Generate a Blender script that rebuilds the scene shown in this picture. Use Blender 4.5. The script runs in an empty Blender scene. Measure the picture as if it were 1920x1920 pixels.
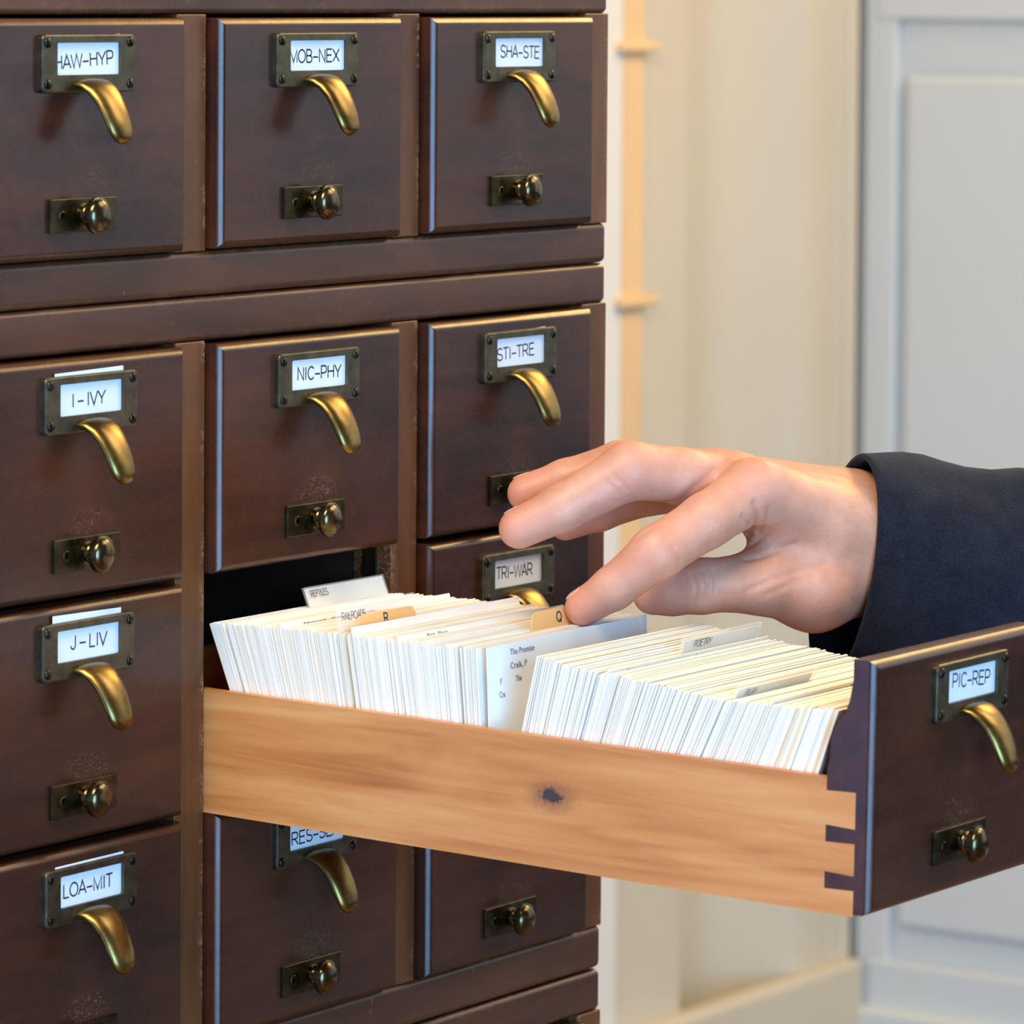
import bpy, bmesh, math, random
import numpy as np
from mathutils import Vector, Matrix
rnd = random.Random(7)
scene = bpy.context.scene
COL = scene.collection
ZO = 1080.0                       # floor lies 1080 mm below the reference height


def W(x, y, z):
    """millimetres of the survey -> metres of the scene"""
    return Vector((x / 1000, y / 1000, (z + ZO) / 1000))


# ------------------------------------------------------------------ camera
cam_d = bpy.data.cameras.new('camera')
cam = bpy.data.objects.new('camera', cam_d)
COL.objects.link(cam)
scene.camera = cam
YAW, PITCH, ROLL = 0.96424, -0.04712, 0.00711
F_PX, CX, CY = 8522.3, 968.2, 372.9
right = Vector((math.cos(YAW), -math.sin(YAW), 0))
fwd = Vector((math.sin(YAW) * math.cos(PITCH), math.cos(YAW) * math.cos(PITCH), math.sin(PITCH)))
up = right.cross(fwd)
r2 = right * math.cos(ROLL) + up * math.sin(ROLL)
u2 = up * math.cos(ROLL) - right * math.sin(ROLL)
m = Matrix((r2, u2, -fwd)).transposed().to_4x4()
m.translation = W(-1853.24, -1231.57, 218.69)
cam.matrix_world = m
cam_d.sensor_width = 36
cam_d.lens = F_PX / 1920 * 36
cam_d.shift_x = -(CX - 960) / 1920
cam_d.shift_y = (CY - 960) / 1920
cam_d.clip_start, cam_d.clip_end = 0.05, 60
cam_d.dof.use_dof = True
cam_d.dof.focus_distance = 2.0
cam_d.dof.aperture_fstop = cam_d.lens / 8.0

# ------------------------------------------------------------------ world, lights, exposure
world = bpy.data.worlds.new('world')
scene.world = world
world.use_nodes = True
bg = world.node_tree.nodes['Background']
bg.inputs[0].default_value = (1.0, 0.93, 0.85, 1)
bg.inputs[1].default_value = 0.11


def area(name, loc, target, sx, sy, power, col):
    d = bpy.data.lights.new(name, 'AREA')
    d.shape = 'RECTANGLE'
    d.size, d.size_y = sx, sy
    d.energy = power
    d.color = col
    o = bpy.data.objects.new(name, d)
    COL.objects.link(o)
    o.location = W(*loc)
    o.rotation_euler = (W(*target) - W(*loc)).to_track_quat('-Z', 'Y').to_euler()
    return o


area('window_light', (-2300, -2900, 50), (-150, -100, -50), 1.7, 2.1, 165, (0.26, 0.59, 1.0))
area('side_window', (-3000, 700, 150), (-300, -200, -50), 1.8, 1.9, 30, (0.24, 0.45, 1.0))
area('ceiling_lamp', (-1500, -400, 1650), (-200, -150, -50), 0.9, 0.9, 56, (1.0, 0.76, 0.48))
area('wall_lamp', (2080, -150, 1620), (-200, -100, 0), 1.1, 0.7, 40, (1.0, 0.61, 0.20))
area('hall_lamp', (1300, -1300, 1800), (2000, 500, -200), 1.6, 1.2, 40, (1.0, 0.87, 0.68))
area('far_window', (2255, -2000, 560), (-200, -1500, 300), 1.7, 1.5, 9, (0.76, 0.87, 1.0))

vs = scene.view_settings
vs.view_transform = 'Standard'
vs.look = 'None'
vs.gamma = 1
vs.use_curve_mapping = False
vs.exposure = -0.04

# ------------------------------------------------------------------ materials
def mat(name):
    m = bpy.data.materials.new(name)
    m.use_nodes = True
    nt = m.node_tree
    b = nt.nodes['Principled BSDF']
    return m, nt, b


def node(nt, kind, **kw):
    n = nt.nodes.new(kind)
    ins = kw.pop('ins', {})
    for k, v in kw.items():
        setattr(n, k, v)
    for k, v in ins.items():
        if hasattr(v, 'is_output') or isinstance(v, bpy.types.NodeSocket):
            nt.links.new(v, n.inputs[k])
        else:
            n.inputs[k].default_value = v
    return n


def math_(nt, op, a, b=0.0, clamp=False):
    n = nt.nodes.new('ShaderNodeMath')
    n.operation = op
    n.use_clamp = clamp
    for i, v in enumerate((a, b)):
        if isinstance(v, bpy.types.NodeSocket):
            nt.links.new(v, n.inputs[i])
        else:
            n.inputs[i].default_value = v
    return n.outputs[0]


def ramp(nt, fac, stops):
    n = nt.nodes.new('ShaderNodeValToRGB')
    e = n.color_ramp.elements
    while len(e) < len(stops):
        e.new(0.5)
    for i, (p, c) in enumerate(stops):
        e[i].position = p
        e[i].color = (*c, 1)
    nt.links.new(fac, n.inputs[0])
    return n.outputs[0]


def smooth(nt, v, lo, hi):
    n = nt.nodes.new('ShaderNodeMapRange')
    n.interpolation_type = 'SMOOTHSTEP'
    nt.links.new(v, n.inputs[0])
    n.inputs[1].default_value, n.inputs[2].default_value = lo, hi
    return n.outputs[0]


def mix(nt, fac, a, b):
    n = nt.nodes.new('ShaderNodeMix')
    n.data_type = 'RGBA'
    for i, v in ((0, fac), (6, a), (7, b)):
        if isinstance(v, bpy.types.NodeSocket):
            nt.links.new(v, n.inputs[i])
        else:
            n.inputs[i].default_value = v if i == 0 else (*v, 1)
    return n.outputs[2]


def obj_coords(nt, scale, seed=True):
    tc = nt.nodes.new('ShaderNodeTexCoord')
    mp = nt.nodes.new('ShaderNodeMapping')
    nt.links.new(tc.outputs['Object'], mp.inputs[0])
    mp.inputs['Scale'].default_value = scale
    if seed:
        oi = nt.nodes.new('ShaderNodeObjectInfo')
        s = math_(nt, 'MULTIPLY', oi.outputs['Random'], 37.0)
        cb = nt.nodes.new('ShaderNodeCombineXYZ')
        for i in range(3):
            nt.links.new(s, cb.inputs[i])
        nt.links.new(cb.outputs[0], mp.inputs['Location'])
    return tc, mp.outputs[0]


def noise(nt, vec, scale, detail=4, rough=0.55, dist=0.0):
    n = nt.nodes.new('ShaderNodeTexNoise')
    nt.links.new(vec, n.inputs['Vector'])
    n.inputs['Scale'].default_value = scale
    n.inputs['Detail'].default_value = detail
    n.inputs['Roughness'].default_value = rough
    n.inputs['Distortion'].default_value = dist
    return n.outputs['Fac']


def bump(nt, b, h, strength, dist=0.001):
    n = nt.nodes.new('ShaderNodeBump')
    n.inputs['Strength'].default_value = strength
    n.inputs['Distance'].default_value = dist
    nt.links.new(h, n.inputs['Height'])
    nt.links.new(n.outputs[0], b.inputs['Normal'])


def wood_material(name, dark, light, axis, rough=0.27, wear='edge', wearcol=(0.26, 0.14, 0.07)):
    m, nt, b = mat(name)
    sc = {'x': (3.0, 22, 22), 'z': (22, 22, 3.0), 'y': (22, 3.0, 22)}[axis]
    tc, v = obj_coords(nt, sc)
    _, vb = obj_coords(nt, (1, 1, 1))
    g = noise(nt, v, 3.2, 6, 0.62, 0.6)
    big = noise(nt, vb, 9, 2, 0.5)
    fac = math_(nt, 'ADD', math_(nt, 'MULTIPLY', g, 0.5), math_(nt, 'MULTIPLY', big, 0.6))
    colr = ramp(nt, fac, [(0.34, dark), (0.74, light)])
    scr = noise(nt, vb, 340, 3, 0.6, 1.5)
    if wear == 'edge':
        sep = nt.nodes.new('ShaderNodeSeparateXYZ')
        nt.links.new(tc.outputs['Generated'], sep.inputs[0])
        ed = math_(nt, 'ABSOLUTE', math_(nt, 'SUBTRACT', sep.outputs[0 if axis == 'z' else 2], 0.5))
        ed = smooth(nt, ed, 0.26, 0.47)
        patch = smooth(nt, noise(nt, vb, 45, 3), 0.46, 0.58)
        w = math_(nt, 'MULTIPLY', math_(nt, 'MULTIPLY', ed, patch), smooth(nt, scr, 0.47, 0.58))
        w = math_(nt, 'MULTIPLY', w, 0.3 if axis == 'x' else 0.95)
        nick = math_(nt, 'MULTIPLY', smooth(nt, noise(nt, vb, 210, 2, 0.5, 2.0), 0.70, 0.76), 0.5)
        w = math_(nt, 'MAXIMUM', w, nick)
    else:                       # scuffed by fingers around the rod plate
        sep = nt.nodes.new('ShaderNodeSeparateXYZ')
        nt.links.new(tc.outputs['Object'], sep.inputs[0])
        dx = math_(nt, 'DIVIDE', math_(nt, 'SUBTRACT', sep.outputs[0], 0.002), 0.016)
        dz = math_(nt, 'DIVIDE', math_(nt, 'SUBTRACT', sep.outputs[2], 0.031), 0.008)
        r = math_(nt, 'ADD', math_(nt, 'MULTIPLY', dx, dx), math_(nt, 'MULTIPLY', dz, dz))
        ring = math_(nt, 'SUBTRACT', 1.0, smooth(nt, r, 0.1, 1.5))
        _, vs_ = obj_coords(nt, (1, 1, 2.2))
        w = math_(nt, 'MULTIPLY', ring, smooth(nt, noise(nt, vs_, 300, 4, 0.65, 3.0), 0.55, 0.66))
        oi = nt.nodes.new('ShaderNodeObjectInfo')
        w = math_(nt, 'MULTIPLY', w, math_(nt, 'ADD', math_(nt, 'MULTIPLY', oi.outputs['Random'], 0.6), 0.35))
        nick = math_(nt, 'MULTIPLY', smooth(nt, noise(nt, vb, 190, 2, 0.5, 2.0), 0.76, 0.80), 0.4)
        w = math_(nt, 'MAXIMUM', w, nick)
    colr = mix(nt, w, colr, wearcol)
    nt.links.new(colr, b.inputs['Base Color'])
    rg = math_(nt, 'ADD', math_(nt, 'MULTIPLY', noise(nt, vb, 120, 4, 0.6), 0.16), rough - 0.08)
    rg = math_(nt, 'ADD', rg, math_(nt, 'MULTIPLY', w, 0.4))
    nt.links.new(rg, b.inputs['Roughness'])
    b.inputs['IOR'].default_value = 1.5
    h = math_(nt, 'ADD', math_(nt, 'MULTIPLY', noise(nt, vb, 45, 3), 0.6), math_(nt, 'MULTIPLY', g, 0.25))
    bump(nt, b, h, 0.22, 0.0012)
    return m


M = {}
M['front'] = wood_material('dark_mahogany', (0.014, 0.005, 0.004), (0.085, 0.022, 0.008), 'x', 0.27, 'scuff')
M['frame_x'] = wood_material('brown_mahogany_rail', (0.040, 0.013, 0.007), (0.125, 0.040, 0.016), 'x', 0.31)
M['frame_z'] = wood_material('brown_mahogany_stile', (0.060, 0.017, 0.005), (0.20, 0.064, 0.016), 'z', 0.32)
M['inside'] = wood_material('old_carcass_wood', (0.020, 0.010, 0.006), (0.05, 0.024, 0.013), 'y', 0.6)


def maple():
    m, nt, b = mat('pale_maple_board')
    tc, v = obj_coords(nt, (30, 2.2, 30), False)
    g = noise(nt, v, 2.6, 7, 0.62, 0.9)
    _, v2 = obj_coords(nt, (8, 1.0, 12), False)
    big = noise(nt, v2, 5.5, 3, 0.5, 0.6)
    fac = math_(nt, 'ADD', math_(nt, 'MULTIPLY', g, 0.55), math_(nt, 'MULTIPLY', big, 0.5))
    c = ramp(nt, fac, [(0.34, (0.36, 0.115, 0.028)), (0.50, (0.58, 0.232, 0.066)), (0.68, (0.72, 0.355, 0.130))])
    # one knot, at its place along the board
    sep = nt.nodes.new('ShaderNodeSeparateXYZ')
    nt.links.new(tc.outputs['Object'], sep.inputs[0])
    dy = math_(nt, 'DIVIDE', math_(nt, 'SUBTRACT', sep.outputs[1], 0.1455), 0.0066)
    dz = math_(nt, 'DIVIDE', math_(nt, 'SUBTRACT', sep.outputs[2], 0.0277), 0.0036)
    wob = math_(nt, 'MULTIPLY', noise(nt, tc.outputs['Object'], 500, 2), 1.2)
    r = math_(nt, 'ADD', math_(nt, 'SQRT', math_(nt, 'ADD', math_(nt, 'MULTIPLY', dy, dy), math_(nt, 'MULTIPLY', dz, dz))), wob)
    halo = math_(nt, 'SUBTRACT', 1.0, smooth(nt, r, 1.3, 3.2))
    core = math_(nt, 'SUBTRACT', 1.0, smooth(nt, r, 1.15, 1.6))
    c = mix(nt, math_(nt, 'MULTIPLY', halo, 0.6), c, (0.20, 0.070, 0.035))
    c = mix(nt, core, c, (0.055, 0.036, 0.034))
    nt.links.new(c, b.inputs['Base Color'])
    b.inputs['Roughness'].default_value = 0.42
    bump(nt, b, g, 0.06, 0.001)
    return m


M['maple'] = maple()


def metal(name, c1, c2, rough, metallic=1.0, sc=160):
    m, nt, b = mat(name)
    _, v = obj_coords(nt, (1, 1, 1))
    n = noise(nt, v, sc, 4, 0.6)
    nt.links.new(ramp(nt, n, [(0.36, c1), (0.66, c2)]), b.inputs['Base Color'])
    b.inputs['Metallic'].default_value = metallic
    nt.links.new(math_(nt, 'ADD', math_(nt, 'MULTIPLY', n, 0.2), rough - 0.1), b.inputs['Roughness'])
    return m


M['bronze'] = metal('dull_bronze', (0.105, 0.095, 0.066), (0.165, 0.15, 0.105), 0.46)
M['brass'] = metal('worn_brass', (0.17, 0.11, 0.034), (0.31, 0.205, 0.064), 0.31, sc=70)
M['knob'] = metal('dark_knob_brass', (0.10, 0.08, 0.043), (0.18, 0.14, 0.075), 0.24)
M['plate'] = metal('dark_brass_plate', (0.055, 0.045, 0.024), (0.12, 0.095, 0.05), 0.36)
M['screw'] = metal('blackened_screw', (0.03, 0.027, 0.02), (0.07, 0.06, 0.045), 0.3)


def plain(name, c, rough=0.6, var=0.0, sc=60, spec=None, bumps=0.0, bsc=200):
    m, nt, b = mat(name)
    _, v = obj_coords(nt, (1, 1, 1))
    n = noise(nt, v, sc, 3)
    lo = tuple(x * (1 - var) for x in c)
    hi = tuple(min(1, x * (1 + var)) for x in c)
    nt.links.new(ramp(nt, n, [(0.35, lo), (0.65, hi)]), b.inputs['Base Color'])
    b.inputs['Roughness'].default_value = rough
    if spec is not None:
        b.inputs['Specular IOR Level'].default_value = spec
    if bumps:
        bump(nt, b, noise(nt, v, bsc, 3), bumps, 0.001)
    return m


M['label'] = plain('white_label_card', (0.86, 0.88, 0.90), 0.6, 0.015)
M['ink'] = plain('blue_black_ink', (0.02, 0.022, 0.06), 0.6)
M['grey_ink'] = plain('grey_typing', (0.16, 0.16, 0.16), 0.7)
M['card_white'] = plain('white_card', (0.86, 0.86, 0.83), 0.75, 0.02)
M['card_cream'] = plain('cream_card', (0.85, 0.81, 0.71), 0.75, 0.02)
M['card_ivory'] = plain('ivory_card', (0.80, 0.75, 0.62), 0.75, 0.02)
M['card_buff'] = plain('buff_card', (0.78, 0.63, 0.40), 0.75, 0.03)
M['card_grey'] = plain('greyish_card', (0.62, 0.60, 0.53), 0.75, 0.02)
M['card_orange'] = plain('orange_guide_card', (0.86, 0.50, 0.19), 0.7, 0.03)
M['card_blue'] = plain('pale_blue_card', (0.50, 0.63, 0.84), 0.75, 0.02)
M['wall'] = plain('cream_wall_paint', (0.62, 0.55, 0.42), 0.55, 0.02, 4)
M['wall_white'] = plain('white_gloss_paint', (0.78, 0.76, 0.70), 0.4, 0.01, 4)
M['recess'] = plain('warm_recess_paint', (0.80, 0.54, 0.28), 0.6, 0.05, 4)
M['door'] = plain('pale_grey_door_paint', (0.65, 0.68, 0.66), 0.4, 0.01, 4)
M['floor'] = wood_material('floor_boards', (0.10, 0.05, 0.025), (0.22, 0.12, 0.06), 'x', 0.4)


def clear_plastic():
    m, nt, b = mat('clear_tab_plastic')
    b.inputs['Base Color'].default_value = (0.93, 0.92, 0.88, 1)
    b.inputs['Roughness'].default_value = 0.12
    b.inputs['IOR'].default_value = 1.45
    b.inputs['Alpha'].default_value = 0.22
    return m


M['plastic'] = clear_plastic()


def skin():
    m, nt, b = mat('skin')
    at = nt.nodes.new('ShaderNodeAttribute')
    at.attribute_name = 'flush'
    _, v = obj_coords(nt, (1, 1, 1), False)
    n = noise(nt, v, 70, 4, 0.6)
    n2 = noise(nt, v, 420, 3, 0.6)
    c = ramp(nt, n, [(0.33, (0.56, 0.275, 0.185)), (0.68, (0.66, 0.36, 0.255))])
    c = mix(nt, math_(nt, 'MULTIPLY', at.outputs['Fac'], 0.7), c, (0.66, 0.275, 0.195))
    c = mix(nt, math_(nt, 'MULTIPLY', smooth(nt, n2, 0.55, 0.75), 0.18), c, (0.55, 0.24, 0.16))
    nt.links.new(c, b.inputs['Base Color'])
    b.inputs['Subsurface Weight'].default_value = 0.18
    b.inputs['Subsurface Radius'].default_value = (1.0, 0.35, 0.2)
    b.inputs['Subsurface Scale'].default_value = 0.004
    b.inputs['Roughness'].default_value = 0.47
    vo = nt.nodes.new('ShaderNodeTexVoronoi')
    nt.links.new(v, vo.inputs['Vector'])
    vo.inputs['Scale'].default_value = 900
    h = math_(nt, 'ADD', math_(nt, 'MULTIPLY', vo.outputs['Distance'], 0.35), n2)
    bump(nt, b, h, 0.22, 0.0006)
    return m


M['skin'] = skin()
M['nail'] = plain('fingernail', (0.66, 0.37, 0.28), 0.34, 0.03)


def wool():
    m, nt, b = mat('navy_wool')
    _, v = obj_coords(nt, (1, 1, 1), False)
    n = noise(nt, v, 900, 3, 0.7)
    n1 = noise(nt, v, 90, 3, 0.6)
    f = math_(nt, 'ADD', math_(nt, 'MULTIPLY', n, 0.6), math_(nt, 'MULTIPLY', n1, 0.4))
    nt.links.new(ramp(nt, f, [(0.36, (0.004, 0.0055, 0.011)), (0.66, (0.016, 0.019, 0.031))]), b.inputs['Base Color'])
    b.inputs['Roughness'].default_value = 0.9
    b.inputs['Specular IOR Level'].default_value = 0.15
    b.inputs['Sheen Weight'].default_value = 0.14
    b.inputs['Sheen Roughness'].default_value = 0.5
    b.inputs['Sheen Tint'].default_value = (0.6, 0.62, 0.7, 1)
    bump(nt, b, n, 0.5, 0.0006)
    return m


M['wool'] = wool()


# ------------------------------------------------------------------ object helpers
def obj(name, mesh, m=None, parent=None, loc=(0, 0, 0), **props):
    o = bpy.data.objects.new(name, mesh)
    COL.objects.link(o)
    if m is not None and mesh is not None and not mesh.materials:
        mesh.materials.append(m)
    if parent is not None:
        o.parent = parent
    o.location = loc
    for k, v in props.items():
        o[k] = v
    return o


def thing(name, label, cat, loc, group=None):
    o = bpy.data.objects.new(name, None)
    o.empty_display_size = 0.02
    COL.objects.link(o)
    o.location = loc
    o['label'] = label
    o['category'] = cat
    if group:
        o['group'] = group
    return o


def mesh_from(bm, name, smooth_=False):
    bmesh.ops.recalc_face_normals(bm, faces=bm.faces)
    me = bpy.data.meshes.new(name)
    if smooth_:
        for f in bm.faces:
            f.smooth = True
    bm.to_mesh(me)
    bm.free()
    return me


def box_bm(x0, x1, y0, y1, z0, z1, bev=0.0, seg=2, bm=None, prof=0.5):
    """box in millimetres"""
    bm = bm or bmesh.new()
    v = [bm.verts.new((x / 1000, y / 1000, z / 1000)) for z in (z0, z1) for y in (y0, y1) for x in (x0, x1)]
    fs = [bm.faces.new([v[i] for i in q]) for q in ((0, 1, 3, 2), (4, 6, 7, 5), (0, 4, 5, 1), (2, 3, 7, 6), (0, 2, 6, 4), (1, 5, 7, 3))]
    if bev:
        es = list({e for f in fs for e in f.edges})
        bmesh.ops.bevel(bm, geom=es, offset=bev / 1000, segments=seg, profile=prof, affect='EDGES')
    return bm


def box(name, x0, x1, y0, y1, z0, z1, m, parent=None, bev=0.0, seg=2, world=False, prof=0.5, **props):
    """a box part; with world=True the numbers are survey millimetres, else millimetres of the parent"""
    if world:
        c = W((x0 + x1) / 2, (y0 + y1) / 2, (z0 + z1) / 2)
        bm = box_bm((x0 - x1) / 2, (x1 - x0) / 2, (y0 - y1) / 2, (y1 - y0) / 2, (z0 - z1) / 2, (z1 - z0) / 2, bev, seg, None, prof)
        if parent is not None:
            c = c - parent.location
    else:
        c = (0, 0, 0)
        bm = box_bm(x0, x1, y0, y1, z0, z1, bev, seg)
    o = obj(name, mesh_from(bm, name, bool(bev)), m, parent, c, **props)
    if bev:
        weighted(o)
    return o


def weighted(o):
    md = o.modifiers.new('normals', 'WEIGHTED_NORMAL')
    md.keep_sharp = True


def prism_bm(poly, x0, x1):
    """polygon in (y, z) millimetres, pulled along x"""
    bm = bmesh.new()
    a = [bm.verts.new((x0 / 1000, y / 1000, z / 1000)) for y, z in poly]
    b = [bm.verts.new((x1 / 1000, y / 1000, z / 1000)) for y, z in poly]
    bm.faces.new(a)
    bm.faces.new(b[::-1])
    n = len(poly)
    for i in range(n):
        bm.faces.new((a[i], a[(i + 1) % n], b[(i + 1) % n], b[i]))
    return bm


def plate_bm(poly, y0, y1):
    """polygon in (x, z) millimetres, pulled along y"""
    bm = bmesh.new()
    a = [bm.verts.new((x / 1000, y0 / 1000, z / 1000)) for x, z in poly]
    b = [bm.verts.new((x / 1000, y1 / 1000, z / 1000)) for x, z in poly]
    bm.faces.new(a)
    bm.faces.new(b[::-1])
    n = len(poly)
    for i in range(n):
        bm.faces.new((a[i], a[(i + 1) % n], b[(i + 1) % n], b[i]))
    return bm


def lathe_bm(profile, seg=40, knurl=()):
    """profile of (radius, out) millimetres, turned about the -y axis"""
    bm = bmesh.new()
    rings = []
    for i, (r, o) in enumerate(profile):
        if r <= 0:
            rings.append([bm.verts.new((0, -o / 1000, 0))])
            continue
        ring = []
        for k in range(seg):
            rr = r - (0.28 if i in knurl and k % 2 else 0)
            a = 2 * math.pi * k / seg
            ring.append(bm.verts.new((rr * math.cos(a) / 1000, -o / 1000, rr * math.sin(a) / 1000)))
        rings.append(ring)
    for a, b in zip(rings, rings[1:]):
        if len(b) == 1:
            for k in range(seg):
                bm.faces.new((a[k], a[(k + 1) % seg], b[0]))
        else:
            for k in range(seg):
                bm.faces.new((a[k], a[(k + 1) % seg], b[(k + 1) % seg], b[k]))
    bm.faces.new(rings[0][::-1])
    return bm


def arc(cx, cy, rx, ry, a0, a1, n=12):
    return [(cx + rx * math.cos(math.radians(a0 + (a1 - a0) * k / n)), cy + ry * math.sin(math.radians(a0 + (a1 - a0) * k / n))) for k in range(n + 1)]


# a plain thin grotesque: letter -> (advance, strokes) in cap heights
GLYPHS = {
    'A': (0.93, [[(0.02, 0), (0.465, 1), (0.91, 0)], [(0.17, 0.32), (0.76, 0.32)]]),
    'B': (0.93, [[(0.12, 0), (0.12, 1), (0.5, 1)] + arc(0.5, 0.76, 0.25, 0.24, 90, -90) + [(0.12, 0.52)], [(0.5, 0.52)] + arc(0.54, 0.26, 0.28, 0.26, 90, -90) + [(0.12, 0)]]),
    'C': (1.0, [arc(0.54, 0.5, 0.43, 0.5, 40, 320, 24)]),
    'D': (1.0, [[(0.12, 0), (0.12, 1), (0.45, 1)] + arc(0.45, 0.5, 0.43, 0.5, 90, -90) + [(0.12, 0)]]),
    'E': (0.93, [[(0.82, 1), (0.12, 1), (0.12, 0), (0.84, 0)], [(0.12, 0.53), (0.77, 0.53)]]),
    'F': (0.85, [[(0.78, 1), (0.12, 1), (0.12, 0)], [(0.12, 0.52), (0.68, 0.52)]]),
    'G': (1.08, [arc(0.54, 0.5, 0.45, 0.5, 42, 330, 24) + [(0.97, 0.48), (0.56, 0.48)]]),
    'H': (1.0, [[(0.12, 0), (0.12, 1)], [(0.88, 0), (0.88, 1)], [(0.12, 0.53), (0.88, 0.53)]]),
    'I': (0.39, [[(0.19, 0), (0.19, 1)]]),
    'J': (0.70, [[(0.56, 1), (0.56, 0.28)] + arc(0.31, 0.27, 0.25, 0.27, 0, -180)]),
    'L': (0.78, [[(0.12, 1), (0.12, 0), (0.72, 0)]]),
    'M': (1.16, [[(0.12, 0), (0.12, 1), (0.58, 0.06), (1.04, 1), (1.04, 0)]]),
    'N': (1.0, [[(0.12, 0), (0.12, 1), (0.88, 0), (0.88, 1)]]),
    'O': (1.08, [arc(0.54, 0.5, 0.47, 0.5, 0, 360, 28)]),
    'P': (0.93, [[(0.12, 0), (0.12, 1), (0.52, 1)] + arc(0.55, 0.72, 0.28, 0.28, 90, -90) + [(0.12, 0.44)]]),
    'Q': (1.08, [arc(0.54, 0.5, 0.47, 0.5, 0, 360, 28), [(0.6, 0.26), (0.98, -0.07)]]),
    'R': (1.0, [[(0.12, 0), (0.12, 1), (0.56, 1)] + arc(0.58, 0.735, 0.28, 0.265, 90, -90) + [(0.12, 0.47)], [(0.5, 0.47), (0.92, 0)]]),
    'S': (0.93, [arc(0.46, 0.745, 0.35, 0.255, 25, 265, 18) + arc(0.46, 0.245, 0.37, 0.245, 88, -165, 18)]),
    'T': (0.85, [[(0.03, 1), (0.82, 1)], [(0.425, 1), (0.425, 0)]]),
    'U': (1.0, [[(0.12, 1), (0.12, 0.35)] + arc(0.5, 0.36, 0.38, 0.36, 180, 360) + [(0.88, 1)]]),
    'V': (0.93, [[(0.02, 1), (0.465, 0), (0.91, 1)]]),
    'W': (1.32, [[(0.02, 1), (0.33, 0), (0.66, 1), (0.99, 0), (1.30, 1)]]),
    'X': (0.93, [[(0.03, 0), (0.9, 1)], [(0.03, 1), (0.9, 0)]]),
    'Y': (0.93, [[(0.02, 1), (0.465, 0.42), (0.91, 1)], [(0.465, 0.42), (0.465, 0)]]),
    '–': (0.80, [[(0.04, 0.40), (0.74, 0.40)]]),
    ' ': (0.30, []),
}


def stroke_text(s, width, cap, weight=0.10):
    """capitals drawn as flat strokes in the x-z plane facing -y, millimetres"""
    adv = sum(GLYPHS[c][0] for c in s)
    sx, sz = width / adv / 1000, cap / 1000
    hw = weight * cap / 2000
    bm = bmesh.new()
    x0 = 0.0
    for c in s:
        a, strokes = GLYPHS[c]
        for st in strokes:
            P = [Vector(((x0 + x) * sx, z * sz)) for k, (x, z) in enumerate(st) if not k or abs(x - st[k - 1][0]) + abs(z - st[k - 1][1]) > 1e-5]
            n = len(P)
            closed = n > 8 and (P[0] - P[-1]).length < 1e-6
            row = []
            for i in range(n):
                d1 = (P[i] - P[i - 1]).normalized() if i else None
                d2 = (P[i + 1] - P[i]).normalized() if i < n - 1 else None
                if closed and i in (0, n - 1):
                    d1, d2 = (P[-1] - P[-2]).normalized(), (P[1] - P[0]).normalized()
                d1, d2 = d1 or d2, d2 or d1
                n1, n2 = Vector((-d1.y, d1.x)), Vector((-d2.y, d2.x))
                k = n1 + n2
                k = k / max(k.length_squared / 2, 0.25)
                row.append((bm.verts.new((P[i].x + k.x * hw, 0, P[i].y + k.y * hw)), bm.verts.new((P[i].x - k.x * hw, 0, P[i].y - k.y * hw))))
            for (a1, b1), (a2, b2) in zip(row, row[1:]):
                bm.faces.new((a1, b1, b2, a2))
        x0 += a
    me = bpy.data.meshes.new('lettering')
    bm.to_mesh(me)
    bm.free()
    return me




def text_mesh(s, width=None, cap=5.5, bold=0.0, centre=False):
    """lettering as a mesh in the x-z plane facing -y; width and cap height in millimetres"""
    if width and all(c in GLYPHS for c in s):
        return stroke_text(s, width, cap, 0.135 + bold * 60)
    cu = bpy.data.curves.new('lettering', 'FONT')
    cu.body = s
    cu.size = 0.01
    cu.extrude = 0.00004
    cu.offset = bold
    o = bpy.data.objects.new('lettering_tmp', cu)
    COL.objects.link(o)
    dg = bpy.context.evaluated_depsgraph_get()
    me = bpy.data.meshes.new_from_object(o.evaluated_get(dg))
    bpy.data.objects.remove(o)
    n = len(me.vertices)
    co = np.empty(n * 3, np.float32)
    me.vertices.foreach_get('co', co)
    co = co.reshape(-1, 3)
    x0, x1 = co[:, 0].min(), co[:, 0].max()
    sy = cap / 1000 / 0.00729
    sx = (width / 1000 / (x1 - x0)) if width else sy * 0.8
    x = (co[:, 0] - x0) * sx
    if centre:
        x = x - x.max() / 2
    out = np.stack([x, -co[:, 2] - 0.00004, co[:, 1] * sy], 1).astype(np.float32)
    me.vertices.foreach_set('co', out.ravel())
    me.update()
    me.name = 'lettering'
    return me


def rrect(x0, x1, z0, z1, r, n=4):
    pts = []
    for cx, cz, a0 in ((x1 - r, z1 - r, 0), (x0 + r, z1 - r, 90), (x0 + r, z0 + r, 180), (x1 - r, z0 + r, 270)):
        for k in range(n + 1):
            a = math.radians(a0 + 90 * k / n)
            pts.append((cx + r * math.cos(a), cz + r * math.sin(a)))
    return pts


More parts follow.
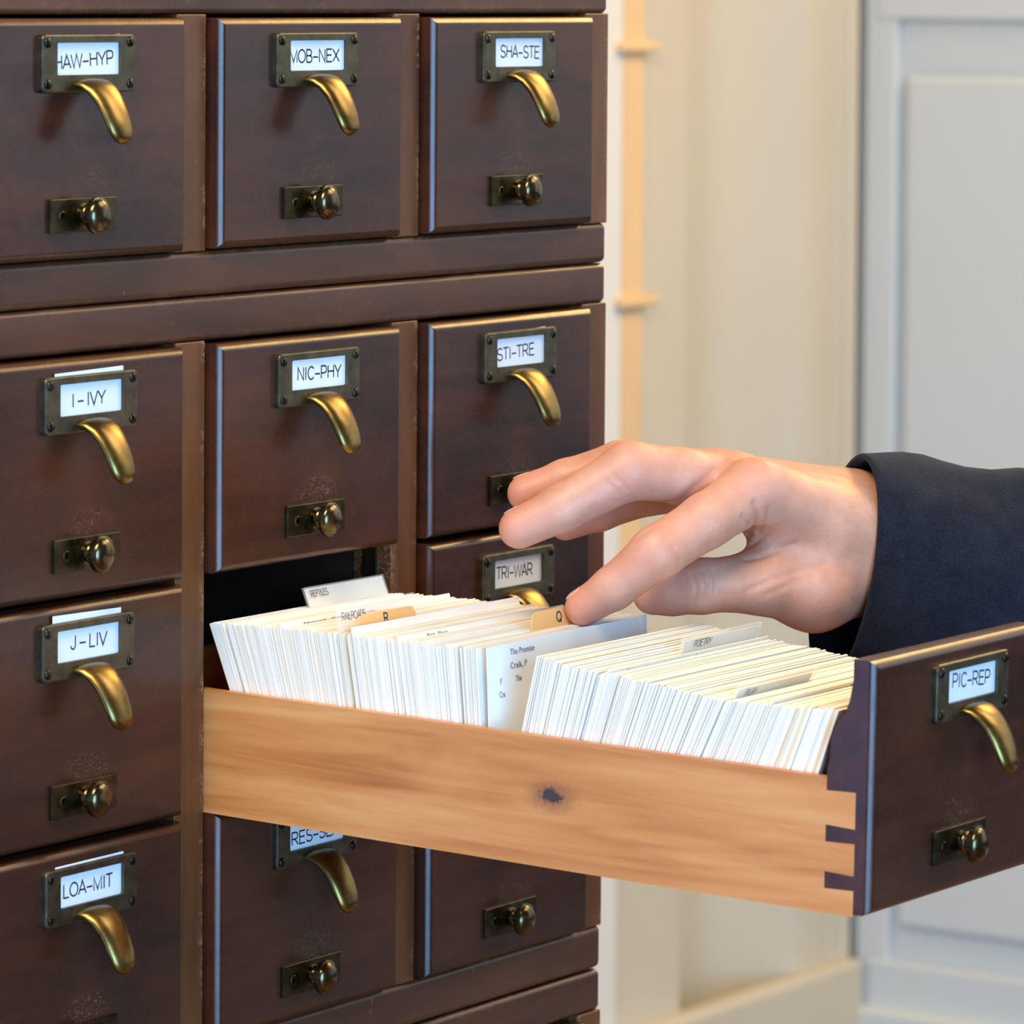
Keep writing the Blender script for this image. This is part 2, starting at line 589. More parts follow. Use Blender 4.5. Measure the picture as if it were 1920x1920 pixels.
def ring_bm(outer, inner, y_back, y_front, ch=0.5):
    """a frame: outer and inner outlines in (x, z) with equal counts; ch = rounding of the outer front edge"""
    bm = bmesh.new()
    n = len(outer)
    cx = sum(p[0] for p in outer) / n
    cz = sum(p[1] for p in outer) / n

    def shrink(p, d):
        dx, dz = p[0] - cx, p[1] - cz
        return (p[0] - math.copysign(min(d, abs(dx)), dx), p[1] - math.copysign(min(d, abs(dz)), dz))
    loops = [[(p, y_back) for p in outer], [(p, y_front + ch) for p in outer], [(shrink(p, ch * 0.35), y_front + ch * 0.3) for p in outer],
             [(shrink(p, ch), y_front) for p in outer], [(p, y_front) for p in inner], [(p, y_back) for p in inner]]
    vl = [[bm.verts.new((p[0] / 1000, y / 1000, p[1] / 1000)) for p, y in lp] for lp in loops]
    for a, b in zip(vl, vl[1:] + vl[:1]):
        for i in range(n):
            bm.faces.new((a[i], a[(i + 1) % n], b[(i + 1) % n], b[i]))
    return bm


# ------------------------------------------------------------------ the setting
XR, YW = 2283.7, 1200.0
box('floor', -4200, 2600, -4200, 1500, -1100, -1080, M['floor'], world=True, kind='structure')


def wall_profile():
    """plan outline (x, y) of the moulded wall behind the cabinet"""
    pts = [(-2600, YW), (1860, YW), (1895, YW - 1), (1932, YW - 2)]
    for k in range(13):                     # a wide cove, hollow towards the room
        t = k / 12
        pts.append((1944 + 222 * t, YW - 2 + 95 * math.sin(math.pi * t) * (0.75 + 0.25 * t)))
    pts += [(2176, YW - 5), (2200, YW - 6), (2222, YW - 6), (2225, YW - 1), (2231, YW - 1), (2234, YW - 6), (2246, YW - 6), (2249, YW - 1),
            (2254, YW - 1), (2257, YW - 6), (2262, YW - 8), (2268, YW - 8), (2271, YW - 4), (2271, YW + 40)]
    bm = bmesh.new()
    lo = [bm.verts.new(W(x, y, -1080)) for x, y in pts]
    hi = [bm.verts.new(W(x, y, 1900)) for x, y in pts]
    for i in range(len(pts) - 1):
        f = bm.faces.new((lo[i], lo[i + 1], hi[i + 1], hi[i]))
        f.smooth = True
    back = [bm.verts.new(W(x, YW + 70, z)) for x, z in ((-2600, -1080), (2286, -1080), (2286, 1900), (-2600, 1900))]
    bm.faces.new(back)
    me = bpy.data.meshes.new('wall_back')
    bm.to_mesh(me)
    bm.free()
    me.set_sharp_from_angle(angle=math.radians(28))
    return me


obj('wall_back', wall_profile(), M['wall'], kind='structure')
box('wall_right', XR + 12, XR + 90, -4200, YW + 40, -1080, 1900, M['door'], world=True, kind='structure')
box('trim_1', 1740, 1820, YW - 9, YW + 5, -1080, 1900, M['wall_white'], bev=3, world=True, kind='structure')
box('trim_2', 1820.5, 1856, YW - 9, YW + 4, -360, 1900, M['recess'], bev=1, world=True, kind='structure')
for k, z in enumerate((160, -88)):
    box('trim_%d' % (3 + k), 1806, 1872, YW - 18, YW + 4, z - 6, z + 4, M['recess'], bev=2.5, world=True, kind='structure')
box('baseboard_back', -600, 2270, YW - 26, YW + 4, -1080, -806, M['wall'], bev=8, world=True, kind='structure')
box('baseboard_right', XR - 26, XR + 14, -4200, YW - 14, -1080, -857, M['door'], bev=6, world=True, kind='structure')
box('trim_5', XR - 20, XR + 14, -4200, 100, -1080, -300, M['front'], bev=4, world=True, kind='structure')  # unseen dark wainscot, added so the lower drawer fronts reflect something dark
door = bpy.data.objects.new('door_1', None)
COL.objects.link(door)
door['kind'] = 'structure'
door.location = W(XR, 1000, -300)
box('door_leaf', XR + 2, XR + 14, 150, 1200, -1040, 1000, M['door'], door, bev=1, world=True)
box('door_rail', XR - 10, XR + 4, 150, 1176, 184, 330, M['door'], door, bev=5, seg=3, world=True)
box('door_rail', XR - 10, XR + 4, 150, 1176, -1040, -806, M['door'], door, bev=5, seg=3, world=True)
box('door_panel', XR - 9, XR + 4, 560, 1141, -770, 128, M['door'], door, bev=8, seg=3, world=True)
box('door_panel', XR - 9, XR + 4, 560, 1141, 380, 960, M['door'], door, bev=8, seg=3, world=True)
box('door_stile', XR - 8, XR + 4, 1150, 1190, -1040, 1000, M['door'], door, bev=5, seg=3, world=True)

# ------------------------------------------------------------------ the card catalogue: three stacked sections
XL = -490.95
OPEN = [-470.95, -313.95, -156.95]          # left edge of each column's opening
OPW = 136.95


def section(label, z0, z1, ob, ot, loc_z):
    """a section between heights z0 and z1 with its drawer opening from ob to ot"""
    t = thing('catalog_cabinet', label, 'cabinet', W((XL + 0) / 2, 215, z0))
    kw = dict(parent=t, world=True)
    box('top_rail', XL, 0, 0, 430, ot, z1, M['frame_x'], bev=2.6, seg=3, prof=0.36, **kw)
    box('bottom_rail', XL, 0, 0, 430, z0, ob, M['frame_x'], bev=3.2, seg=4, **kw)
    xs = [(XL, OPEN[0])] + [(o + OPW, n) for o, n in zip(OPEN, OPEN[1:] + [0])]
    for a, b in xs:
        box('stile', a, b, 0.05, 22, ob - 0.2, ot + 0.2, M['frame_z'], bev=0.7, seg=2, **kw)
    for a, b in xs[1:3]:
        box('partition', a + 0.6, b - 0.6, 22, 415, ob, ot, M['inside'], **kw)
    box('side_panel', XL, OPEN[0] - 0.6, 22, 415, ob - 0.2, ot + 0.2, M['frame_x'], **kw)
    box('side_panel', OPEN[2] + OPW + 0.6, 0, 22, 415, ob - 0.2, ot + 0.2, M['frame_x'], **kw)
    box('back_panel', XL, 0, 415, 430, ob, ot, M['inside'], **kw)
    return t


ROWZ = [103.4, -38.0, -140.5, -243.3, -389.0]
s1 = section('dark wooden cabinet section on top of the stack, holding drawers HAW–HYP to SHA–STE', 83.0, 240.0, 102.6, 204.8, 0)
s2 = section('middle wooden cabinet section three rows tall, with one drawer pulled out', -265.6, 82.7, -244.4, 63.2, 0)
s3 = section('lowest wooden cabinet section, only its brown top rail and one drawer edge showing', -1080, -266.2, -390.0, -286.8, 0)
s2b = box('drawer_stop', -178.6, -176.9, 8, 15, -56, -40, M['bronze'], s2, world=True)


# ------------------------------------------------------------------ drawers
def front_mesh():
    prof = [(-7, 0), (14, 0), (14, 56), (12.9, 60), (12.6, 69), (10.2, 74), (6.6, 78), (4.4, 84), (3, 92), (3, 100), (-7, 100)]
    bm = prism_bm(prof, -67.2, 67.2)
    bm.verts.ensure_lookup_table()
    fe = [e for e in bm.edges if all(abs(v.co.y + 0.007) < 1e-6 for v in e.verts)]
    bmesh.ops.bevel(bm, geom=fe, offset=0.0034, segments=4, profile=0.34, affect='EDGES')
    return mesh_from(bm, 'front_panel', True)


def front_like(o):
    o.modifiers.new('normals', 'WEIGHTED_NORMAL').keep_sharp = True
    return o


FRONT = front_mesh()
FRONT.set_sharp_from_angle(angle=math.radians(40))


def tub_mesh():
    bm = bmesh.new()
    def ring(x, y0, y1, z):
        return [bm.verts.new((a / 1000, b / 1000, z / 1000)) for a, b in ((-x, y0), (x, y0), (x, y1), (-x, y1))]
    r = [ring(67, 14, 405, -1), ring(67, 14, 405, 51.7), ring(63, 18, 400, 51.7), ring(63, 18, 400, 5.5)]
    for a, b in zip(r, r[1:]):
        for i in range(4):
            bm.faces.new((a[i], a[(i + 1) % 4], b[(i + 1) % 4], b[i]))
    bm.faces.new(r[0][::-1])
    bm.faces.new(r[-1])
    return mesh_from(bm, 'tray')


TRAY = tub_mesh()
HOLDER = mesh_from(ring_bm(rrect(-29.7, 29.7, 69.3, 93.4, 2.2), rrect(-20.4, 20.4, 76.6, 90.0, 0.8), -6.8, -9.8, 0.7), 'label_holder')


def screw_mesh(r=2.1):
    bm = lathe_bm([(r, 0), (r, 0.35), (r * 0.8, 0.75), (r * 0.3, 0.95), (0, 1.0)], 18)
    return mesh_from(bm, 'screw', True)


SCREW = screw_mesh()
SCREW_FLAT = mesh_from(lathe_bm([(2.3, 0), (2.3, 0.25), (2.0, 0.45), (1.2, 0.2), (0, 0.2)], 20), 'screw', True)
PLATE = mesh_from(box_bm(-21.2, 21.2, -8.8, -6.8, 11.4, 25.5, 0.45, 2), 'rod_plate')
KNOB = mesh_from(lathe_bm([(4.7, 1.4), (4.9, 1.9), (3.4, 2.3), (3.4, 2.5), (4.6, 3.6), (4.8, 4.2), (4.6, 5.2), (3.8, 6.0), (3.8, 7.2), (7.2, 7.8), (7.8, 8.2), (7.8, 10.0), (7.1, 10.3),
                           (6.7, 10.4), (6.6, 10.8), (6.0, 11.6), (4.8, 12.4), (3.2, 13.0), (1.4, 13.3), (0, 13.4)], 56, knurl=(9, 10, 11)), 'rod_knob', True)
KNOB.set_sharp_from_angle(angle=math.radians(38))


def pull_mesh():
    path = [(1.6, 72.2), (3.6, 72.5), (6.6, 71.6), (10.0, 69.2), (13.2, 65.6), (16.0, 61.2), (18.2, 56.6), (19.5, 53.2), (20.1, 51.0), (20.2, 49.4), (20.0, 48.4)]
    wid = [22.5, 22.0, 20.6, 18.8, 17.4, 16.5, 15.7, 14.3, 11.9, 8.2, 3.0]
    thk = [2.4, 2.9, 3.4, 3.6, 3.6, 3.4, 3.2, 3.0, 2.6, 1.9, 0.7]
    bm = bmesh.new()
    rings = []
    for i, ((o, z), w, t) in enumerate(zip(path, wid, thk)):
        a, b = path[max(0, i - 1)], path[min(len(path) - 1, i + 1)]
        d = Vector((b[0] - a[0], b[1] - a[1])).normalized()
        nrm = Vector((-d.y, d.x))           # outward / upward side of the curl
        if nrm.x < 0 and nrm.y < 0:
            nrm = -nrm
        ring = []
        for k in range(20):
            th = 2 * math.pi * k / 20
            c, s = math.cos(th), math.sin(th)
            off = t * s if s > 0 else 0.45 * t * s
            x = w / 2 * (abs(c) ** 0.8) * math.copysign(1, c)
            oo, zz = o + nrm.x * off, z + nrm.y * off
            ring.append(bm.verts.new((x / 1000, (-7 - oo) / 1000, zz / 1000)))
        rings.append(ring)
    for a, b in zip(rings, rings[1:]):
        for k in range(20):
            bm.faces.new((a[k], a[(k + 1) % 20], b[(k + 1) % 20], b[k]))
    bm.faces.new(rings[0])
    bm.faces.new(rings[-1])
    return mesh_from(bm, 'pull_handle', True)


PULL = pull_mesh()
# text, column, row, holder shift, plate shift, text left edge and width in the window, text height shift, tilt, card top (left, right), card span
DRAWERS = [
    ('HAW–HYP', 0, 0, -1.2, -3.4, -2.6, 38.4, -0.5, 3.2, -1.0, 'its white card slipping out at an angle'),
    ('MOB–NEX', 1, 0, -1.2, -2.7, -1.1, 36.6, -0.2, 0.4, -2.0, 'middle of the top row'),
    ('SHA–STE', 2, 0, -1.1, -0.9, 3.8, 32.8, 0.3, -1.4, -0.6, 'top row, nearest the cream wall'),
    ('I – IVY', 0, 1, 1.2, -0.3, 6.7, 22.0, -0.4, 1.0, 1.6, 'its card sticking up evenly above the frame'),
    ('NIC–PHY', 1, 1, 1.0, 0.2, 3.4, 32.5, 0.1, -0.9, -0.7, 'closed right above the open drawer'),
    ('STI–TRE', 2, 1, 1.9, 0.0, -0.3, 31.5, -0.2, 2.2, -0.5, 'behind the fingertips, its rod knob half hidden'),
    ('J – LIV', 0, 2, -0.2, -1.8, 7.8, 23.7, 0.7, -1.2, 2.7, 'a wide strip of card above its label frame'),
    ('PIC–REP', 1, 2, 7.5, 2.0, 3.0, 32.0, 1.1, -3.4, -1.2, 'pulled far out and full of index cards'),
    ('TRI–WAR', 2, 2, 1.3, 0.0, 1.2, 30.2, 0.0, -1.2, -1.0, 'peeking out between the cards and the hand'),
    ('LOA–MIT', 0, 3, 2.1, 0.0, 1.0, 32.4, 0.0, 0.3, 0.9, 'at the foot of the first column'),
    ('RES–SEA', 1, 3, 1.2, -1.3, 0.5, 36.0, -1.5, 0.6, -2.0, 'in shadow right below the open drawer'),
    ('', 2, 3, 0.5, -2.2, 0, 0, 0, 0, -2.0, 'drawer whose label is hidden behind the open drawer'),
    ('', 2, 4, 0.0, 0.0, 0, 0, 0, 0, -2.0, 'drawer in the lowest section of which only the top edge shows'),
]
DROOP = 0.0173
PULLED = 327.7
LIVE = None


def name_card(parent, hx, text, tx, tw, tz, tilt, top, dz):
    poly = [(-22, -8.5), (22, -8.5), (22, 10.05 + top), (-22, 10.05 + top)]
    bm = plate_bm(poly, -8.25, -8.0)
    c = obj('name_card', mesh_from(bm, 'name_card'), M['label'], parent, (hx / 1000, 0, 0.0833 + dz))
    c.rotation_euler = (0, -math.radians(tilt), 0)
    if text:
        me = text_mesh(text, tw, 5.6, 0.0)
        obj('lettering', me, M['ink'], c, ((tx + 2.0 - 20.4) / 1000, -0.00827, (tz - 2.8) / 1000))


def side_board_bm(x0, x1):
    tails = [(46.6, 32.9), (26.1, 14.2), (7.4, -2.5)]
    poly = [(405, -2.5), (405, 51.7), (14, 51.7)]
    for a, b in tails:
        lo = b if b < 0 else b - 0.5
        poly += [(14, a), (0.6, a + 0.5), (0.6, lo), (14, b)]
    return prism_bm(poly, x0, x1)


for text, col, row, hx, px_, tx, tw, tz, tilt, top, how in DRAWERS:
    is_open = text == 'PIC–REP'
    base = 'dark mahogany drawer'
    lab = (base + ' labelled ' + text + ', ' + how) if text else 'dark mahogany ' + how
    if text in ('MOB–NEX', 'LOA–MIT'):
        lab = base + ' labelled ' + text + ', ' + how
    xc = OPEN[col] + OPW / 2
    t = thing('card_drawer', lab, 'drawer', W(xc, 0, ROWZ[row]), 'drawers of the card catalogue')
    if is_open:
        LIVE = t
        t.rotation_euler = (DROOP, 0, 0)
        t.location = W(xc, -PULLED * math.cos(DROOP), ROWZ[row] - PULLED * math.sin(DROOP))
    fp = front_like(obj('front_panel', FRONT, M['front'], t))
    if is_open:
        fp.scale.z = 1.015
        fp.location.z = -0.0015
    dz = {'TRI–WAR': -2.3}.get(text, 0) / 1000
    h = obj('label_holder', HOLDER, M['bronze'], t, (hx / 1000, 0, dz))
    for sx, sz in ((-26.4, 89.9), (26.4, 90.1), (-26.4, 72.9), (26.4, 72.6)):
        s = obj('screw', SCREW, M['screw'], h, (sx / 1000, -0.0097, sz / 1000))
    obj('pull_handle', PULL, M['brass'], t, (hx / 1000, 0, dz), label='curved brass finger pull')
    name_card(t, hx, text, tx, tw, tz, tilt, top, dz)
    p = obj('rod_plate', PLATE, M['plate'], t, (px_ / 1000, 0, 0))
    obj('screw', SCREW_FLAT, M['plate'], p, (-0.0135, -0.0086, 0.0182))
    k = obj('rod_knob', KNOB, M['knob'], t, (px_ / 1000, -0.007, 0.0184))
    k.rotation_euler = (0, rnd.uniform(0, 1), 0)
    if is_open:
        obj('side_board', mesh_from(side_board_bm(-67.35, -63.2), 'side_board'), M['maple'], t, label='pale maple side with dovetails and one dark knot')
        obj('side_board', mesh_from(side_board_bm(63.2, 67.35), 'side_board'), M['maple'], t)
        obj('bottom_board', mesh_from(box_bm(-63.2, 63.2, 14, 405, 2, 5.4), 'bottom_board'), M['maple'], t)
        obj('back_board', mesh_from(box_bm(-63.2, 63.2, 399, 405, 5.4, 51.7), 'back_board'), M['maple'], t)
    else:
        obj('tray', TRAY, M['maple'], t)

# ------------------------------------------------------------------ index cards
CX0 = OPEN[1] + OPW / 2
CW = 62.6


def card_zb(y):
    return -134.7 + DROOP * y


def lerp_table(tab, y):
    for (a, va), (b, vb) in zip(tab, tab[1:]):
        if (y - a) * (y - b) <= 0:
            return va + (vb - va) * (y - a) / (b - a)
    return tab[-1][1]


REAR = [(-27, -22.5), (-55, -15), (-84, -10), (-120, -8.5), (-146.4, -4)]
FRONTG = [(-155, 13), (-181, 16.5), (-229, 25), (-262, 23.5), (-292, 19.5)]
LIFT = [(-20, 5.2), (-60, 3.2), (-84, 2.4), (-146, 2.6), (-150, 2.8), (-156, 4.4), (-172, 2.2), (-232, 1.4), (-300, 0.9)]     # how high the cards stand on the packed feet below
CARD_MESH = {}


def card_mesh(kind, t):
    key = (kind, t)
    if key not in CARD_MESH:
        me = mesh_from(box_bm(-CW, CW, -t / 2, t / 2, 0, 75.4), 'index_card')
        me.materials.append(M['card_' + kind])
        CARD_MESH[key] = me
    return CARD_MESH[key]


def place(o, y, lean, dz=0.0, dx=0.0, yaw=0.0):
    o.location = W(CX0 + dx, y, card_zb(y) + dz + lerp_table(LIFT, y))
    o.rotation_euler = (math.radians(lean), 0, math.radians(yaw))


def fill(tab, where, kinds, y_skip):
    y, n = tab[0][0], 0
    y_end = tab[-1][0]
    while y > y_end:
        lean = lerp_table(tab, y)
        if any(abs(y - s) < 0.9 for s in y_skip):
            y -= 0.5
            continue
        kind = rnd.choices(*zip(*kinds(y)))[0]
        t = rnd.choice((0.55, 0.7, 0.7, 0.85, 0.85, 1.0))
        o = obj('index_card', card_mesh(kind, t))
        o['label'] = '%s index card standing packed %s' % (kind, where)
        o['category'] = 'card'
        o['group'] = '%s index cards %s' % (kind, where)
        place(o, y, lean + rnd.uniform(-0.12, 0.12), rnd.choice((0, 0, 0.2, -0.3, 0.4, -0.5, 0.9)) * 0.8, rnd.uniform(-0.28, 0.2))
        gap = t + rnd.choice((0.04, 0.06, 0.08, 0.1, 0.1, 0.4))
        y -= gap * 0.93
        n += 1
    return n


rear_kinds = lambda y: [('white', 5), ('cream', 5), ('ivory', 1.2)]
front_kinds = lambda y: [('white', 4), ('cream', 5), ('ivory', 2), ('buff', 3.5 if y < -262 else 0.01)]
n1 = fill(REAR, 'in the rear half of the open drawer', rear_kinds, [-33, -85, -81.5, -88, -138.5])
n2 = fill(FRONTG, 'in the front half of the open drawer', front_kinds, [-181, -232])
print('cards', n1, n2)


def special(name, label, y, lean, poly, m, dz=0.0, dx=0.0, yaw=0.0, t=0.5, cat='card'):
    """a card of its own outline: poly in (x, z) millimetres from the middle of its foot"""
    o = obj(name, mesh_from(plate_bm(poly, -t / 2, t / 2), name), M[m], label=label, category=cat)
    place(o, y, lean, dz, dx, yaw)
    return o


def body_with_tab(x0, x1, h, r=0.0, foot=75.0):
    top = [(x1, foot), (x1, foot + h), (x0, foot + h), (x0, foot)]
    if r:
        top = [(x1, foot)] + [(x1 - r + r * math.cos(a), foot + h - r + r * math.sin(a)) for a in np.linspace(0, math.pi / 2, 6)] \
            + [(x0 + r + r * math.cos(a), foot + h - r + r * math.sin(a)) for a in np.linspace(math.pi / 2, math.pi, 6)] + [(x0, foot)]
    lf = -CW + (2.5 if r else 0)
    return [(lf, 0), (CW, 0), (CW, foot)] + top + [(lf, foot)]


def tab_cover(o, x0, x1, z0, z1, y=-0.9):
    return obj('tab_cover', mesh_from(box_bm(x0, x1, y, 0.7, z0, z1, 0.25, 2), 'tab_cover'), M['plastic'], o, label='clear plastic tab cover')


def write(o, s, x, z, w=None, cap=2.6, m='grey_ink', y=-0.95, bold=0.0):
    return obj('lettering', text_mesh(s, w, cap, bold), M[m], o, (x / 1000, y / 1000, z / 1000))


xr = lambda x: x - CX0                      # survey x -> card x
g = special('guide_card', 'white guide card with a clear tab reading REPTILES at the very back of the drawer', -33, -23, body_with_tab(xr(-243), xr(-184.5), 9.5), 'card_white', 0.4)
tab_cover(g, xr(-243.8), xr(-184), 74, 85.2)
write(g, 'REPTILES', xr(-240.5), 80.2, 13.0, 3.0)
g = special('guide_card', 'cream guide card with a clear tab reading RAILROADS, left of the rear cards', -81.5, -10.5, body_with_tab(xr(-303), xr(-258), 1.0), 'card_ivory', 0.2)
tab_cover(g, xr(-306.8), xr(-250.5), 73, 87.2)
write(g, 'RAILROADS', xr(-304.2), 80.6, 17.0, 3.2)
g = special('guide_card', 'orange guide card with a rounded tab lettered R in front of the RAILROADS tab', -85, -10, body_with_tab(xr(-297), xr(-256), 7.6, 4.0), 'card_orange', 0.2)
write(g, 'R', xr(-279.5), 77.6, 3.4, 3.9, 'ink', -0.3, 0.0006)
g = special('guide_card', 'orange guide card with a rounded tab lettered Q beside the index fingertip', -138.5, -7, body_with_tab(xr(-250), xr(-207), 8.2, 4.0), 'card_orange', 0.6)
write(g, 'Q', xr(-231.5), 77.2, 4.0, 4.2, 'ink', -0.3, 0.0006)
g = special('guide_card', 'guide card with a wide clear tab below the thumb and a small grey label', -181, 16.5, body_with_tab(xr(-246), xr(-186.5), 7.6), 'card_cream', -0.8)
tab_cover(g, xr(-248), xr(-185.5), 74, 84.2)
write(g, 'POETRY', xr(-239), 79.2, 14.0, 3.0)
g = special('guide_card', 'cream guide card with a clear tab near the drawer front, at the long side', -232, 25, body_with_tab(xr(-302), xr(-244), 5.5), 'card_ivory', -0.8)
tab_cover(g, xr(-302.6), xr(-242.5), 73, 83.4)
write(g, 'PLAY', xr(-296), 77.2, 9.0, 2.9)
TYPED = [
    (-56.5, -15, 1.9, 'typed card standing a little proud near the back of the rear cards', 'Reference works – railroads, general – see also trains', -292, 52, 73.6, 'white'),
    (-112, -9.5, 2.2, 'typed card standing a little proud in the middle of the rear cards', 'Rain, Flora', -287, 15, 73.4, 'white'),
    (-185, 17, 1.6, 'typed card with a long line of small print in front of the wide clear tab', 'Printing and decorating of pottery in indoor collections', -294, 62, 73.5, 'cream'),
    (-256, 23.6, 2.0, 'typed card with a short line of small print close to the drawer front', 'Plays – early works', -246, 34, 73.4, 'cream'),
]
for y, lean, dz, lab, s, x, w, z, kind in TYPED:
    g = special('index_card', lab, y, lean, [(-CW, 0), (CW, 0), (CW, 75.4), (-CW, 75.4)], 'card_' + kind, dz)
    write(g, s, xr(x), z - 0.6, w, 1.5, 'grey_ink', -0.3)
g = special('index_card', 'white index card standing well above its neighbours in front of the orange R tab', -88, -9.8, [(-CW, 0), (CW, 0), (CW, 75.4), (-CW, 75.4)], 'card_white', 3.6, 0.2)
g = special('index_card', 'card pulled up under the index finger, headed The Promise', -148.0, -2.5, [(-CW, 0), (CW, 0), (CW, 75.4), (-CW, 75.4)], 'card_white', 0.9, 0.3, 1.0)
write(g, 'The Promise', xr(-291), 70.4, 18.4, 2.7, 'grey_ink', -0.3)
write(g, 'Craik, P', xr(-291), 64.6, 12.5, 2.7, 'grey_ink', -0.3)
write(g, 'The', xr(-287.4), 58.8, None, 2.7, 'grey_ink', -0.3)
write(g, 'F', xr(-299), 59.0, None, 2.6, 'grey_ink', -0.3)
write(g, 'Cra', xr(-299.8), 53.4, None, 2.6, 'grey_ink', -0.3)


# ------------------------------------------------------------------ the person: right hand and sleeve
HAND = {
  'palm': [[[-49.7, -207.3, -26.6, 20], [-93.4, -196.3, -19.7, 17]], [[-72.7, -219.2, -42.1, 20], [-106.8, -204.4, -33.4, 19]], [[-110.8, -206.6, -22.1, 17], [-163.3, -187.3, -2.1, 13.2]], [[-97.7, -198.9, -18.6, 17], [-152.8, -170.5, 0.1, 12]], [[-83.3, -193.1, -16.5, 16], [-139.6, -154.4, -0.5, 11.5]], [[-72.2, -186.6, -20.4, 15], [-125.3, -144.1, -7.7, 10.5]], [[-103.8, -199.8, -30.4, 22], [-136.5, -177.8, -14.7, 14]], [[-108.5, -202.8, -42.9, 20], [-130.4, -198.0, -47.7, 17.5]], [[-130.4, -198.0, -47.7, 17.5], [-152.5, -185.2, -43.8, 13]], [[-141.1, -189.0, -19.3, 12], [-143.7, -186.6, -34.7, 12]], [[-123.3, -197.6, -24.0, 20], [-129.3, -190.4, -43.0, 16]]],
  'index': [[-163.3, -187.3, -2.1, 13.2], [-187.5, -177.9, -13.7, 12], [-210.3, -167.1, -26.3, 11.6], [-219.2, -150.4, -42.2, 9.4], [-221.9, -136.7, -51.5, 8.2]],
  'middle': [[-152.8, -170.5, 0.1, 12], [-175.2, -157.4, 3.2, 12.2], [-195.9, -143.0, 6.6, 12.6], [-217.1, -120.8, -10.2, 10.2], [-227.7, -106.4, -18.7, 9.0]],
  'ring': [[-139.6, -154.4, -0.5, 11.5], [-172.9, -123.6, 5.5, 11], [-187.3, -103.3, -1.3, 9.2], [-197.5, -89.1, -7.1, 8.4]],
  'pinky': [[-125.3, -144.1, -7.7, 10.5], [-144.2, -120.6, -9.6, 9.5], [-158.3, -102.6, -18.1, 8.3], [-167.4, -90.0, -24.2, 7]],
  'thumb': [[-152.5, -185.2, -43.8, 13], [-164.5, -176.7, -44.0, 11.8], [-173.8, -166.8, -44.7, 12], [-179.6, -155.2, -47.2, 10.6], [-182.0, -146.7, -49.3, 9]],
}


CREASES = [
  ([[-177.3, -195.9, -5.7], [-174.0, -196.2, -10.9], [-170.3, -192.2, -16.4], [-150.6, -175.5, -23.9]], 1.0, 1.5),
  ([[-159.9, -196.1, -17.5], [-156.3, -187.1, -23.0], [-156.1, -179.0, -28.5]], 0.9, 1.4),
  ([[-164.9, -184.5, -32.3], [-161.2, -189.0, -31.4], [-155.0, -194.4, -28.6], [-149.8, -200.3, -26.0]], 1.1, 1.5),
  ([[-182.6, -193.0, -11.3], [-175.1, -192.4, -15.9]], 0.5, 1.1),
  ([[-170.0, -198.8, -9.1], [-166.9, -195.8, -14.5], [-156.2, -184.7, -21.2]], 0.5, 1.2),
  ([[-184.8, -169.0, -38.7], [-185.5, -171.8, -44.2], [-184.9, -169.7, -50.3]], 0.5, 0.9),
  ([[-182.1, -172.4, -36.7], [-182.5, -175.6, -41.8], [-183.3, -175.0, -47.1]], 0.5, 0.9),
  ([[-179.1, -175.1, -36.3], [-179.7, -177.8, -40.9], [-180.6, -177.9, -45.7]], 0.35, 0.8),
  ([[-219.3, -163.5, -18.7], [-219.0, -166.7, -17.5]], 0.4, 1.0),
  ([[-217.4, -165.1, -16.3], [-216.8, -167.5, -15.7]], 0.35, 0.9),
  ([[-214.9, -178.2, -22.8], [-212.8, -179.4, -26.8], [-210.2, -179.4, -29.4]], 0.5, 1.0),
  ([[-169.8, -188.8, -45.0], [-161.1, -197.1, -40.3], [-147.1, -205.7, -36.7], [-141.0, -211.0, -34.9]], 0.35, 1.6),
  ([[-164.0, -194.4, -47.1], [-154.9, -201.3, -42.6], [-146.9, -207.8, -39.9]], 0.25, 1.5),
  ([[-182.9, -157.1, -8.0], [-182.2, -167.5, -1.0], [-173.1, -172.0, 5.9], [-164.5, -172.9, 11.1]], 0.9, 2.2),
  ([[-163.0, -175.4, 10.7], [-165.4, -195.8, 9.8], [-130.8, -195.3, 3.9], [-113.5, -203.4, 0.0]], -0.45, 3.0),
  ([[-176.2, -168.2, 10.8], [-170.7, -173.9, 5.8], [-185.4, -185.6, 0.1]], -0.3, 3.5),
  ([[-138.2, -209.0, -2.4], [-140.2, -212.6, -10.8], [-135.2, -216.5, -17.9]], 0.2, 2.5),
  ([[-213.1, -141.3, 3.3], [-210.8, -144.5, 0.4], [-208.7, -145.4, -2.6]], 0.3, 1.0),
  ([[-210.7, -144.3, 5.3], [-208.6, -147.6, 2.4], [-206.9, -148.2, -0.6]], 0.3, 1.0),
]


def smin(a, b, k):
    h = np.maximum(k - np.abs(a - b), 0.0) / k
    return np.minimum(a, b) - h * h * (k / 4)


def seg_d(P, a, b):
    """distance to a tapering bone from a to b (x, y, z, radius)"""
    A, B = np.array(a[:3], np.float32), np.array(b[:3], np.float32)
    ab = B - A
    t = np.clip(((P - A) @ ab) / float(ab @ ab), 0, 1)
    return np.linalg.norm(P - A - t[..., None] * ab, axis=-1) - (a[3] + t * (b[3] - a[3]))


def hand_field(P):
    palm = None
    for a, b in HAND['palm']:
        d = seg_d(P, a, b)
        palm = d if palm is None else smin(palm, d, 9.0)
    out = None
    for name, k in (('index', 6.0), ('middle', 6.0), ('ring', 6.0), ('pinky', 6.0), ('thumb', 8.0)):
        ch = HAND[name]
        fd = None
        for a, b in zip(ch, ch[1:]):
            d = seg_d(P, a, b)
            fd = d if fd is None else smin(fd, d, 3.0)
        u = smin(palm, fd, k)
        out = u if out is None else smin(out, u, 0.6)
    return out


